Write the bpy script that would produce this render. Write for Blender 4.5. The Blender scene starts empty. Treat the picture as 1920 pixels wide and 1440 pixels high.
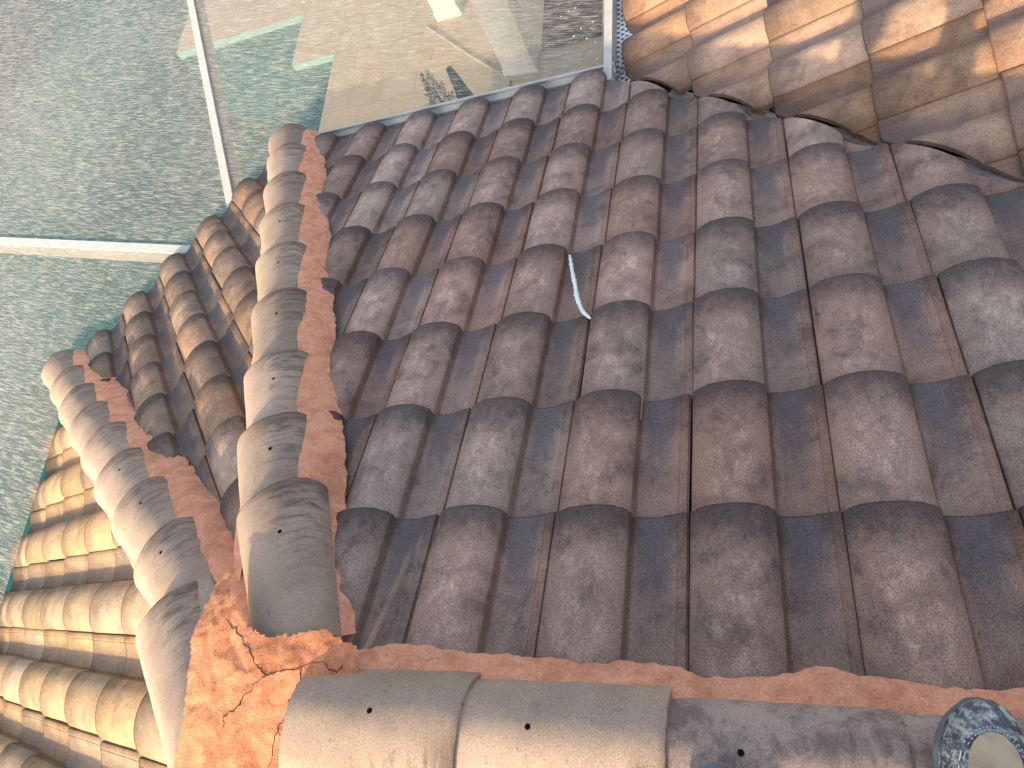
import bpy, bmesh, math, random
from mathutils import Vector, Matrix, noise
R = math.radians
rng = random.Random(7)
D = bpy.data
SC = bpy.context.scene
COL = SC.collection

# ------------------------------------------------------------------ camera
cam_d = D.cameras.new('camera'); cam = D.objects.new('camera', cam_d); COL.objects.link(cam); SC.camera = cam
CR = Vector((0.93566073, 0.06041731, -0.34769058)); CD = Vector((-0.07315785, -0.93062576, -0.35858559)); CF = Vector((-0.34523459, 0.36095075, -0.86632998))
CP = Vector((1.01131539, 0.15596101, 1.33502995)); FPX = 1296.24
M = Matrix((CR, -CD, -CF)).transposed().to_4x4(); M.translation = CP
cam.matrix_world = M
cam_d.sensor_width = 36.0; cam_d.lens = 36.0 * FPX / 1920.0; cam_d.clip_start = 0.02; cam_d.clip_end = 500

# ------------------------------------------------------------------ light
SUN_PHI, SUN_EL = R(78), R(23.2)          # azimuth from -x towards -y, elevation
S = Vector((-math.cos(SUN_EL) * math.cos(SUN_PHI), -math.cos(SUN_EL) * math.sin(SUN_PHI), math.sin(SUN_EL)))
sun_d = D.lights.new('sun', 'SUN'); sun = D.objects.new('sun', sun_d); COL.objects.link(sun)
sun_d.energy = 3.3; sun_d.angle = R(0.6); sun_d.color = (1.0, 0.70, 0.36)
sun.rotation_euler = S.to_track_quat('Z', 'Y').to_euler()
W = D.worlds.new('World'); SC.world = W; W.use_nodes = True
wn = W.node_tree.nodes; bg = wn['Background']
sky = wn.new('ShaderNodeTexSky'); sky.sky_type = 'NISHITA'; sky.sun_disc = False
sky.sun_elevation = SUN_EL; sky.sun_rotation = math.atan2(S.x, S.y)
hz = wn.new('ShaderNodeHueSaturation'); hz.inputs['Saturation'].default_value = .56; W.node_tree.links.new(sky.outputs[0], hz.inputs['Color']); W.node_tree.links.new(hz.outputs[0], bg.inputs[0]); bg.inputs[1].default_value = 0.15; sky.ozone_density = 0.4; sky.dust_density = 3.0
SC.view_settings.view_transform = 'Standard'; SC.view_settings.look = 'None'
SC.view_settings.gamma = 1.0; SC.view_settings.exposure = 1.52
SC.cycles.transparent_max_bounces = 16

# ------------------------------------------------------------------ pixel helper (measuring points on known surfaces)
def ray(u, v):
    d = CR * ((u - 960) / FPX) + CD * ((v - 720) / FPX) + CF
    return CP.copy(), d
def on_z(u, v, z):
    o, d = ray(u, v); return o + d * ((z - o.z) / d.z)
def on_plane(u, v, p, n):
    o, d = ray(u, v); return o + d * (n.dot(p - o) / n.dot(d))

# ------------------------------------------------------------------ object helpers
def tag(o, label=None, cat=None, group=None, kind=None):
    if label: o['label'] = label
    if cat: o['category'] = cat
    if group: o['group'] = group
    if kind: o['kind'] = kind
    return o
def empty(name, loc=(0, 0, 0)):
    o = D.objects.new(name, None); COL.objects.link(o); o.location = loc; return o
def sharp(me, ang=40):
    for p in me.polygons: p.use_smooth = True
    me.set_sharp_from_angle(angle=R(ang))
def mesh(name, verts, faces, mat=None, smooth=None):
    me = D.meshes.new(name); me.from_pydata([tuple(v) for v in verts], [], faces); me.validate(); me.update()
    bm = bmesh.new(); bm.from_mesh(me); bmesh.ops.recalc_face_normals(bm, faces=bm.faces); bm.to_mesh(me); bm.free()
    if mat: me.materials.append(mat)
    if smooth: sharp(me, smooth)
    return me
def obj(name, me, parent=None, mw=None):
    o = D.objects.new(name, me); COL.objects.link(o)
    if parent is not None:
        o.parent = parent
        o.matrix_parent_inverse = parent_matrix(parent).inverted()
    if mw is not None: o.matrix_basis = mw
    return o
def parent_matrix(o):
    m = o.matrix_basis.copy()
    if o.parent: m = parent_matrix(o.parent) @ o.matrix_parent_inverse @ m
    return m
class MB:
    def __init__(s): s.v, s.f = [], []
    def add(s, vs, fs):
        b = len(s.v); s.v += [tuple(v) for v in vs]; s.f += [tuple(i + b for i in f) for f in fs]
    def box(s, lo, hi, m=None):
        vs = [Vector((x, y, z)) for x in (lo[0], hi[0]) for y in (lo[1], hi[1]) for z in (lo[2], hi[2])]
        if m: vs = [m @ v for v in vs]
        s.add(vs, [(0, 1, 3, 2), (4, 6, 7, 5), (0, 4, 5, 1), (2, 3, 7, 6), (0, 2, 6, 4), (1, 5, 7, 3)])
    def beam(s, a, b, w, h, drop=0.0):       # horizontal-ish beam a->b, top at the given z minus drop
        a, b = Vector(a), Vector(b); d = (b - a); L = d.length; d.normalize()
        sd = Vector((-d.y, d.x, 0)).normalized(); up = Vector((0, 0, 1))
        vs = [p + sd * (w / 2 * i) - up * (drop + h * j) for p in (a, b) for i in (-1, 1) for j in (0, 1)]
        s.add(vs, [(0, 1, 3, 2), (4, 6, 7, 5), (0, 4, 5, 1), (2, 3, 7, 6), (0, 2, 6, 4), (1, 5, 7, 3)])
    def tube(s, pts, r, n=8, rf=None):
        pts = [Vector(p) for p in pts]; vs = []; fs = []
        for i, p in enumerate(pts):
            d = (pts[min(i + 1, len(pts) - 1)] - pts[max(i - 1, 0)]).normalized()
            a = d.orthogonal().normalized() if abs(d.z) > .95 else d.cross(Vector((0, 0, 1))).normalized()
            b = d.cross(a)
            rr = rf(i / (len(pts) - 1)) if rf else r
            vs += [p + a * (rr * math.cos(6.2832 * k / n)) + b * (rr * math.sin(6.2832 * k / n)) for k in range(n)]
        for i in range(len(pts) - 1):
            for k in range(n): fs.append((i * n + k, i * n + (k + 1) % n, (i + 1) * n + (k + 1) % n, (i + 1) * n + k))
        fs += [tuple(range(n)), tuple(range((len(pts) - 1) * n, len(pts) * n))]
        s.add(vs, fs)
    def lathe(s, prof, n=16, c=(0, 0, 0)):
        vs = [Vector((c[0] + r * math.cos(6.2832 * k / n), c[1] + r * math.sin(6.2832 * k / n), c[2] + z)) for r, z in prof for k in range(n)]
        fs = [(i * n + k, i * n + (k + 1) % n, (i + 1) * n + (k + 1) % n, (i + 1) * n + k) for i in range(len(prof) - 1) for k in range(n)]
        fs += [tuple(range(n)), tuple(range((len(prof) - 1) * n, len(prof) * n))]
        s.add(vs, fs)
    def build(s, name, mat, parent=None, smooth=None):
        return obj(name, mesh(name, s.v, s.f, mat, smooth), parent)
def smooth_path(pts, n=6):
    pts = [Vector(p) for p in pts]; out = []
    for i in range(len(pts) - 1):
        p0, p1, p2, p3 = pts[max(i - 1, 0)], pts[i], pts[i + 1], pts[min(i + 2, len(pts) - 1)]
        for k in range(n):
            t = k / n
            out.append(0.5 * ((2 * p1) + (p2 - p0) * t + (2 * p0 - 5 * p1 + 4 * p2 - p3) * t * t + (3 * p1 - p0 - 3 * p2 + p3) * t ** 3))
    return out + [pts[-1]]
def fbm(p, o=4):
    return noise.fractal(Vector(p), 0.8, 2.0, o)

# ------------------------------------------------------------------ node helper
class NT:
    def __init__(s, name):
        s.m = D.materials.new(name); s.m.use_nodes = True; s.t = s.m.node_tree; s.n = s.t.nodes
        s.n.clear(); s.out = s.n.new('ShaderNodeOutputMaterial')
    def L(s, a, b): s.t.links.new(a, b)
    def new(s, t, **k):
        x = s.n.new(t)
        for a, v in k.items(): setattr(x, a, v)
        return x
    def put(s, sock, v):
        if hasattr(v, 'is_linked') or isinstance(v, bpy.types.NodeSocket): s.L(v, sock)
        else: sock.default_value = (*v, 1) if isinstance(v, tuple) and len(v) == 3 and sock.type == 'RGBA' else v
    def math(s, op, a, b=0.0, c=0.0, clamp=False):
        x = s.new('ShaderNodeMath', operation=op, use_clamp=clamp)
        for i, v in enumerate((a, b, c)): s.put(x.inputs[i], v)
        return x.outputs[0]
    def mix(s, f, a, b, mode='MIX'):
        x = s.new('ShaderNodeMix', data_type='RGBA', blend_type=mode)
        s.put(x.inputs[0], f); s.put(x.inputs[6], a); s.put(x.inputs[7], b); return x.outputs[2]
    def step(s, v, a, b):                      # smoothstep a..b (a may exceed b)
        x = s.new('ShaderNodeMapRange', interpolation_type='SMOOTHSTEP')
        s.put(x.inputs[0], v); s.put(x.inputs[1], min(a, b)); s.put(x.inputs[2], max(a, b))
        s.put(x.inputs[3], 0.0 if a < b else 1.0); s.put(x.inputs[4], 1.0 if a < b else 0.0); return x.outputs[0]
    def noise(s, vec, scale, detail=4, rough=.55, dist=0.0):
        x = s.new('ShaderNodeTexNoise'); s.put(x.inputs['Vector'], vec); s.put(x.inputs['Scale'], scale)
        s.put(x.inputs['Detail'], detail); s.put(x.inputs['Roughness'], rough); s.put(x.inputs['Distortion'], dist); return x.outputs[0]
    def voro(s, vec, scale):
        x = s.new('ShaderNodeTexVoronoi'); s.put(x.inputs['Vector'], vec); s.put(x.inputs['Scale'], scale); return x
    def scale(s, vec, sc, off=None):
        x = s.new('ShaderNodeVectorMath', operation='MULTIPLY'); s.put(x.inputs[0], vec); x.inputs[1].default_value = sc
        if off is None: return x.outputs[0]
        y = s.new('ShaderNodeVectorMath', operation='ADD'); s.L(x.outputs[0], y.inputs[0]); s.put(y.inputs[1], off); return y.outputs[0]
    def rotz(s, vec, a):
        x = s.new('ShaderNodeVectorRotate', rotation_type='Z_AXIS'); s.put(x.inputs['Vector'], vec); x.inputs['Angle'].default_value = a; return x.outputs[0]
    def coords(s, kind='Object'):
        return s.new('ShaderNodeTexCoord').outputs[kind]
    def rnd(s): return s.new('ShaderNodeObjectInfo').outputs['Random']
    def offset(s, vec, amt=37.0):
        r = s.rnd(); c = s.new('ShaderNodeCombineXYZ')
        s.L(s.math('MULTIPLY', r, amt), c.inputs[0]); s.L(s.math('MULTIPLY', r, amt * 2.7), c.inputs[1]); s.L(s.math('MULTIPLY', r, amt * .6), c.inputs[2])
        y = s.new('ShaderNodeVectorMath', operation='ADD'); s.put(y.inputs[0], vec); s.L(c.outputs[0], y.inputs[1]); return y.outputs[0]
    def xyz(s, vec):
        x = s.new('ShaderNodeSeparateXYZ'); s.put(x.inputs[0], vec); return x.outputs
    def bump(s, h, strength=.5, dist=.002, normal=None):
        x = s.new('ShaderNodeBump'); s.put(x.inputs['Height'], h); x.inputs['Strength'].default_value = strength; x.inputs['Distance'].default_value = dist
        if normal is not None: s.L(normal, x.inputs['Normal'])
        return x.outputs[0]
    def pbr(s, col, rough=.8, normal=None, metal=0.0, spec=.3):
        x = s.new('ShaderNodeBsdfPrincipled'); s.put(x.inputs['Base Color'], col); s.put(x.inputs['Roughness'], rough)
        x.inputs['Metallic'].default_value = metal; x.inputs['Specular IOR Level'].default_value = spec
        if normal is not None: s.L(normal, x.inputs['Normal'])
        s.L(x.outputs[0], s.out.inputs[0]); return s.m
def plain(name, col, rough=.6, metal=0.0, spec=.4, var=.25, sc=12.0, bump=.0):
    n = NT(name); c = n.coords(); k = n.noise(c, sc, 6)
    col2 = n.mix(n.math('MULTIPLY', n.step(k, .35, .7), var), col, tuple(x * .45 for x in col))
    nm = n.bump(n.noise(c, sc * 25, 3), bump, .002) if bump else None
    return n.pbr(col2, n.math('ADD', n.math('MULTIPLY', k, .2), rough - .1), nm, metal, spec)

# ------------------------------------------------------------------ tile and mortar materials
def tile_material(name, base, light, dark, pan, rust, stain=1.0, lipw=.0075, edg=.7):
    n = NT(name); c = n.coords(); x, y, z = n.xyz(c); o = n.offset(c)
    r = n.rnd()
    big = n.noise(o, 9, 5, .6, .6)
    mid = n.noise(n.scale(o, (1.0, .6, 1.0)), 40, 7, .72, .3)
    fan = n.noise(n.rotz(n.scale(o, (1.0, .6, 1.0)), .55), 26, 7, .72, .25)
    streak = n.noise(n.scale(o, (1.0, .09, 1.0)), 95, 4, .6)
    grain = n.noise(o, 360, 3, .8)
    fine = n.noise(o, 210, 4, .75)
    col = n.mix(n.step(big, .35, .68), base, tuple(b * .72 for b in base))
    # pale worn bloom on the crown of the barrel
    crown = n.math('MULTIPLY', n.step(x, .012, .06), n.step(x, .165, .12))
    wear = n.math('MULTIPLY', n.step(n.math('ADD', n.math('MULTIPLY', fan, .6), n.math('MULTIPLY', mid, .55)), .5, .78), crown)
    wear = n.math('MULTIPLY', wear, n.math('MULTIPLY', n.step(y, -.015, -.13), .95))
    col = n.mix(wear, col, light)
    # weathering towards the nose and in loose patches
    ny = n.math('ADD', y, n.math('MULTIPLY', n.math('SUBTRACT', mid, .5), .20))
    nose = n.math('MULTIPLY', n.step(ny, -.15, .005), .95 * stain)
    col = n.mix(nose, col, dark)
    patch = n.math('MULTIPLY', n.step(n.math('ADD', n.math('MULTIPLY', mid, .5), n.math('MULTIPLY', big, .5)), .50, .64), .62 * stain)
    col = n.mix(patch, col, dark)
    # blue-grey film lying in the pan, strongest below the overlap
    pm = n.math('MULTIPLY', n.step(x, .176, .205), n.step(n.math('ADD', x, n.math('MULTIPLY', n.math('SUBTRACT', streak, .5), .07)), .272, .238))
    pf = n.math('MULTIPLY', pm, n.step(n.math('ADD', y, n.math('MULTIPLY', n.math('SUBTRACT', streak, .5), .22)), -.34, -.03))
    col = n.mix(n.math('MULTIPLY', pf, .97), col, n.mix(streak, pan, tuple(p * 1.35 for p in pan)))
    # rust coloured dirt in the crease and on the lip
    cr = n.math('MULTIPLY', n.step(x, .1715, .1745), n.step(x, .186, .177))
    col = n.mix(n.math('MULTIPLY', cr, .55), col, tuple(a * .55 for a in rust))
    lip = n.step(x, .272, .279)
    col = n.mix(n.math('MULTIPLY', lip, .28), col, tuple(a * .9 for a in rust))
    tail = n.math('MULTIPLY', n.step(y, -.27, -.35), n.step(mid, .4, .6))
    col = n.mix(n.math('MULTIPLY', tail, .55), col, n.mix(.5, light, rust))
    edge = n.step(n.math('ADD', y, n.math('MULTIPLY', n.math('SUBTRACT', fine, .5), .010)), -lipw, -lipw * .2)
    col = n.mix(n.math('MULTIPLY', edge, edg), col, tuple(d * .55 for d in dark))  # dark line painted along the nose for the shadow under the overlap
    # each tile a little different
    hsv = n.new('ShaderNodeHueSaturation'); n.put(hsv.inputs['Color'], col)
    n.L(n.math('ADD', n.math('MULTIPLY', r, .5), .74), hsv.inputs['Value'])
    n.L(n.math('ADD', n.math('MULTIPLY', n.math('FRACT', n.math('MULTIPLY', r, 7.3)), .35), .85), hsv.inputs['Saturation'])
    col = hsv.outputs[0]
    # sand grain
    g = n.math('ADD', n.math('MULTIPLY', n.step(grain, .32, .68), .95), .52)
    col = n.mix(.95, col, n.mix(1.0, col, g, 'MULTIPLY'))
    v = n.voro(o, 260); sp = n.math('MULTIPLY', n.step(v.outputs['Distance'], .16, .07), n.step(n.xyz(v.outputs['Color'])[0], .90, .93))
    col = n.mix(n.math('MULTIPLY', sp, .7), col, (.75, .68, .62))
    h = n.math('ADD', n.math('MULTIPLY', fine, .7), n.math('MULTIPLY', grain, .5))
    h = n.math('ADD', h, n.math('MULTIPLY', n.noise(n.scale(o, (1, .4, 1)), 60, 3), 1.2))
    return n.pbr(col, .82, n.bump(h, .55, .0022), 0, .28)
T_MAIN = tile_material('brown_tile', (.305, .212, .176), (.53, .39, .325), (.078, .060, .060), (.098, .084, .092), (.17, .085, .055))
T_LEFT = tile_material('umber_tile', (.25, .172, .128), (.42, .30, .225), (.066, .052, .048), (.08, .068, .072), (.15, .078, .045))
T_SAND = tile_material('sand_tile', (.305, .225, .145), (.38, .295, .20), (.12, .085, .06), (.16, .12, .095), (.20, .11, .055), .75, .020, .95)
T_WING = tile_material('tan_tile', (.33, .215, .155), (.45, .32, .225), (.12, .08, .065), (.16, .11, .095), (.22, .12, .06), .85)
def cap_material(name, base, dark, all_over=0.0):
    n = NT(name); c = n.coords(); x, y, z = n.xyz(c); o = n.offset(c)
    big = n.noise(o, 8, 4); mid = n.noise(o, 40, 5, .65, .8); grain = n.noise(o, 380, 3, .8)
    arc = n.noise(n.scale(o, (.22, 1.0, .22)), 62, 6, .7, .6)
    col = n.mix(n.step(big, .3, .7), base, tuple(b * .8 for b in base))
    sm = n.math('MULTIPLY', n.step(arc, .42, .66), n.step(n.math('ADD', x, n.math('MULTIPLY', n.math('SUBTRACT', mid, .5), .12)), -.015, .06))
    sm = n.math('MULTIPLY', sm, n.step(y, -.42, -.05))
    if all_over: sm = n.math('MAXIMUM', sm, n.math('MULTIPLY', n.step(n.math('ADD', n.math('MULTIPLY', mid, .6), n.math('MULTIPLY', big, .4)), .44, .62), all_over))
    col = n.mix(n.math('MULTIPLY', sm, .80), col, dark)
    nz = n.math('MULTIPLY', n.step(n.math('ADD', y, n.math('MULTIPLY', n.math('SUBTRACT', arc, .5), .22)), -.10, .02), n.step(x, -.05, .01))
    col = n.mix(n.math('MULTIPLY', nz, .7), col, dark)
    col = n.mix(n.math('MULTIPLY', n.step(mid, .58, .72), .45), col, tuple(d * 1.3 for d in dark))
    hsv = n.new('ShaderNodeHueSaturation'); n.put(hsv.inputs['Color'], col); n.L(n.math('ADD', n.math('MULTIPLY', n.rnd(), .3), .85), hsv.inputs['Value']); col = hsv.outputs[0]
    g = n.math('ADD', n.math('MULTIPLY', n.step(grain, .3, .72), .7), .62)
    col = n.mix(.8, col, n.mix(1.0, col, g, 'MULTIPLY'))
    h = n.math('ADD', n.math('MULTIPLY', grain, .6), n.math('MULTIPLY', mid, .5))
    return n.pbr(col, .85, n.bump(h, .5, .0018), 0, .25)
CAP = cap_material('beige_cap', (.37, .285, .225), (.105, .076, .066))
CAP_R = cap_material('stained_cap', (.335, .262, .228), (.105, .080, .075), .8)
def mortar_material(name, light, mid_c):
    n = NT(name); c = n.coords(); mid = n.noise(c, 22, 6, .65, .6); big = n.noise(c, 6, 4); grain = n.noise(c, 240, 4, .8)
    col = n.mix(n.step(mid, .35, .7), light, mid_c)
    col = n.mix(n.math('MULTIPLY', n.step(big, .52, .70), .35), col, (.34, .14, .075))
    col = n.mix(n.math('MULTIPLY', n.step(n.noise(c, 48, 5, .7), .60, .70), .4), col, (.12, .06, .045))
    g = n.math('ADD', n.math('MULTIPLY', n.step(grain, .3, .7), .55), .75)
    col = n.mix(.8, col, n.mix(1.0, col, g, 'MULTIPLY'))
    return n.pbr(col, .9, n.bump(n.math('ADD', grain, n.math('MULTIPLY', mid, .5)), .9, .006), 0, .2)
MORTAR = mortar_material('terracotta_mortar', (.84, .41, .265), (.64, .27, .16)); MOUND = mortar_material('orange_mortar', (.64, .29, .165), (.43, .165, .08))  # one mortar in two tones: colour lifted for shade, darkened for direct sun
BLACK = plain('crack_dark', (.012, .009, .008), .95, 0, .1)  # thin dark tubes stand for the shade inside the mortar cracks
HOLE = plain('hole_black', (.008, .006, .006), .95, 0, .05)  # black disc on the cap paints the dark inside of a nail hole
WHITE_AL = plain('white_aluminium', (.40, .41, .41), .42, 0, .5, .25, 20)
FELT = plain('roofing_felt', (.035, .033, .033), .95, 0, .1)
STUCCO = plain('white_stucco', (.72, .70, .64), .85, 0, .2, .2, 9, .5)

# ------------------------------------------------------------------ roof planes
PITCH = .30; EXPO = .351
def slope_matrix(az, th): return Matrix.Rotation(az, 4, 'Z') @ Matrix.Rotation(-th, 4, 'X')
class Slope:
    def __init__(s, az, th, w0=0.0):
        s.m = slope_matrix(R(az), R(th)); s.w0 = w0; s.n = (s.m.to_3x3() @ Vector((0, 0, 1)))
        s.p = s.m @ Vector((0, 0, w0))
    def at(s, u, v, w=0.0): return s.m @ Vector((u, v, w + s.w0))
    def z(s, x, y): return s.p.z - (s.n.x * (x - s.p.x) + s.n.y * (y - s.p.y)) / s.n.z
MAIN = Slope(0, 22.6); LEFT = Slope(47.03, 21.48); FAR = Slope(90.4, 24.81); WING = Slope(89.06, 21.57, -1.311); BACK = Slope(180, 22.6)
HIP1, HIP2 = R(27.1), R(61.5)                # plan azimuth of the two hips, from +y towards -x
def hdir(a): return Vector((-math.sin(a), math.cos(a), 0))
H1, H2 = hdir(HIP1), hdir(HIP2)
H1L, H2L = Vector((-H1.y, H1.x, 0)), Vector((-H2.y, H2.x, 0))   # to the left of the hip, looking down it
VD = MAIN.n.cross(WING.n); VD = VD if VD.y > 0 else -VD
VP0 = Vector((1.16, 0, 0))
# valley point: solve x at y=2 where both planes agree
lo, hi = -2.0, 5.0
for _ in range(50):
    mid_ = (lo + hi) / 2
    if WING.z(mid_, 2.0) < MAIN.z(mid_, 2.0): lo = mid_
    else: hi = mid_
VP0 = Vector((lo, 2.0, MAIN.z(lo, 2.0)))
VN = Vector((VD.y, -VD.x, 0)).normalized()    # horizontal, towards the wing
VDN = VD.normalized()

PROF = [(0.0005, -0.002), (0.0015, 0.0053), (0.005, 0.0102), (0.012, 0.016), (0.022, 0.0227), (0.036, 0.0298), (0.052, 0.0354), (0.07, 0.0391), (0.088, 0.0408), (0.106, 0.0406), (0.122, 0.0385), (0.137, 0.0348), (0.15, 0.03), (0.16, 0.0244), (0.167, 0.019), (0.1712, 0.0142), (0.1736, 0.0095), (.1745, -.0080), (.1765, -.0105), (.186, -.0116), (.198, -.0126), (.212, -.0130), (.228, -.0120), (.243, -.0090), (.256, -.0048), (.268, -.0002), (.2745, .0024), (.2752, .0017), (.2764, .0018), (.2772, .0030), (.2800, .0044), (.2940, .0066), (.2958, .0058), (.2962, .0005), (.2995, .0000)]
YS = [0.0, -.0035, -.012, -.04, -.09, -.15, -.21, -.27, -.33, -.385, -.42]
TILT = .066
def tile_verts(seed):
    q = random.Random(seed); ox = q.uniform(0, 90); nu = len(PROF); top, bot = [], []
    for j, y in enumerate(YS):
        for i, (u, z) in enumerate(PROF):
            w = fbm((u * 18 + ox, y * 12, ox), 3)
            zz = z + TILT * y + w * .0011
            yy = y + (fbm((u * 60 + ox, 3, 1), 3) * .0022 if j == 0 else 0)
            if j == 0: zz -= .0032
            if j == 1: zz -= .0007
            top.append((u, yy, zz)); bot.append((u, yy if j else yy - .0015, zz - .0175))
    vs = top + bot; nb = len(top); fs = []
    nj = len(YS)
    for j in range(nj - 1):
        for i in range(nu - 1):
            a = j * nu + i; fs.append((a, a + 1, a + nu + 1, a + nu)); fs.append((nb + a, nb + a + nu, nb + a + nu + 1, nb + a + 1))
    for i in range(nu - 1):
        fs.append((i, nb + i, nb + i + 1, i + 1)); a = (nj - 1) * nu + i; fs.append((a, a + 1, nb + a + 1, nb + a))
    for j in range(nj - 1):
        a = j * nu; fs.append((a, a + nu, nb + a + nu, nb + a)); a += nu - 1; fs.append((a, nb + a, nb + a + nu, a + nu))
    return vs, fs
TILE_MESH = {}
def tile_mesh(k, mat):
    if (k, mat.name) not in TILE_MESH:
        vs, fs = tile_verts(k); TILE_MESH[(k, mat.name)] = mesh('roof_tile', vs, fs, mat, 38)
    return TILE_MESH[(k, mat.name)]
def lay(slope, root, mat, cells, cuts, keep=None):
    """cells: (u, v) of barrel edge and nose; cuts: (point, normal) vertical planes, the side of the normal is kept"""
    made = []
    for (u, v) in cells:
        m = slope.m @ Matrix.Translation((u + rng.uniform(-.002, .002), v + rng.uniform(-.0035, .0035), slope.w0)) @ Matrix.Rotation(rng.uniform(-.008, .008), 4, 'Z') @ Matrix.Rotation(rng.uniform(-.006, .006), 4, 'Y')
        base = tile_mesh(rng.randrange(5), mat)
        cs = [m @ Vector((x, y, 0)) for x in (0, .3) for y in (0, -.42)]
        if keep and not keep(sum(cs, Vector()) / 4): continue
        need, out = [], False
        for p, nn in cuts:
            d = [(c - p).dot(nn) for c in cs]
            if max(d) < .004: out = True
            elif min(d) < .001: need.append((p, nn))
        if out: continue
        me = base
        if need:
            bm = bmesh.new(); bm.from_mesh(base); inv = m.inverted(); ir = m.to_3x3().inverted()
            for p, nn in need:
                r = bmesh.ops.bisect_plane(bm, geom=bm.verts[:] + bm.edges[:] + bm.faces[:], dist=1e-5, plane_co=inv @ p, plane_no=(ir @ nn), clear_inner=True)
                ed = [e for e in r['geom_cut'] if isinstance(e, bmesh.types.BMEdge)]
                if ed: bmesh.ops.holes_fill(bm, edges=ed)
            ext = [[((m @ v.co) - p).dot(nn) for v in bm.verts] for p, nn in need] if len(bm.verts) else []
            if len(bm.verts) < 8 or min(max(e) for e in ext) < .10: bm.free(); continue
            me = D.meshes.new('roof_tile'); bm.to_mesh(me); bm.free(); me.materials.append(mat) if not me.materials else None; sharp(me, 38)
        o = obj('roof_tile', me, root, None); o.matrix_basis = m; o.matrix_parent_inverse = Matrix.Identity(4)
        made.append((u, v, o))
    return made

VC = VP0 - VN * .185; VC.z = WING.z(VC.x, VC.y)
main_root = empty('main_roof_slope'); tag(main_root, 'large shaded purple-brown tiled slope between the long ridge, the cracked hip and the valley', 'roof slope', 'tiled roof slopes')
main_cells = [((c - 6) * PITCH + .71 - .176, (7 - r) * EXPO + .5) for r in range(8) for c in range(-1, 12)]
main_tiles = lay(MAIN, main_root, T_MAIN, main_cells, [(-H1L * .07, -H1L), (VP0 - VN * .235, -VN)])
left_root = empty('bay_roof_slope'); tag(left_root, 'narrow fan-shaped tiled slope, mostly shaded, squeezed between the two beige hips', 'roof slope', 'tiled roof slopes')
left_cells = [(-.133 + c * PITCH - .176, 3.249 - r * EXPO) for r in range(9) for c in range(-6, 7)]
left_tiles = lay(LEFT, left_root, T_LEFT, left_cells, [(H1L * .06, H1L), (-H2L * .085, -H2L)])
far_root = empty('sunlit_roof_slope'); tag(far_root, 'sunlit sand-coloured tiled slope beyond the second hip at the lower left corner', 'roof slope', 'tiled roof slopes')
far_cells = [(.439 + c * PITCH, 3.173 - r * EXPO) for r in range(9) for c in range(-7, 6)]
far_tiles = lay(FAR, far_root, T_SAND, far_cells, [(H2L * .06, H2L), (Vector((0, 0, 0)), Vector((-1, 1.2, 0)).normalized())])
wing_root = empty('wing_roof_slope'); tag(wing_root, 'tan tiled slope of the side wing across the valley, with orange patches of sun', 'roof slope', 'tiled roof slopes')
wing_cells = [(2.566 + c * PITCH, .061 - r * EXPO) for r in range(8) for c in range(-8, 4)]
wing_tiles = lay(WING, wing_root, T_WING, wing_cells, [(VP0 - VN * .128, VN)], lambda p: p.y > .6)

back_root = empty('back_roof_slope'); tag(back_root, 'sunny sand-coloured tiled slope falling away behind the ridge and the shoes', 'roof slope', 'tiled roof slopes')
lay(BACK, back_root, T_SAND, [(-3.6 + .05 + c * PITCH, .5 + r * EXPO) for r in range(3) for c in range(13)], [(Vector((0, 0, 0)), Vector((1.2, -1, 0)).normalized())])
# white repair bead on a cracked tile of the main slope
bead_px = [(1068, 479), (1070, 490), (1072, 503), (1074.5, 516), (1077, 528), (1079.5, 541), (1081, 553), (1084, 564), (1089, 577), (1095, 587), (1101, 592), (1107, 597)]
bp = [on_plane(u, v, MAIN.at(0, 0, .003 if i < 8 else .004 + .002 * (i - 7)), MAIN.n) for i, (u, v) in enumerate(bead_px)]
bcen = sum(bp, Vector()) / len(bp)
host = min(main_tiles, key=lambda t: ((t[2].matrix_basis @ Vector((.215, -.19, 0))) - bcen).length)[2]
SEAL = plain('pale_sealant', (.70, .80, .82), .5, 0, .4, .2, 60)
b = MB(); pth = smooth_path(bp, 4)
b.tube(pth, .005, 8, lambda t: (.0024 + .0050 * math.sin(3.1416 * min(1, t * .93 + .05)) ** .6) * (1 + .55 * fbm((t * 34, 2, 5), 3)))
sb = b.build('sealant_bead', SEAL, host, 60)
host['label'] = 'cracked tile with a pale blue-white bead of sealant down its pan'

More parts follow.
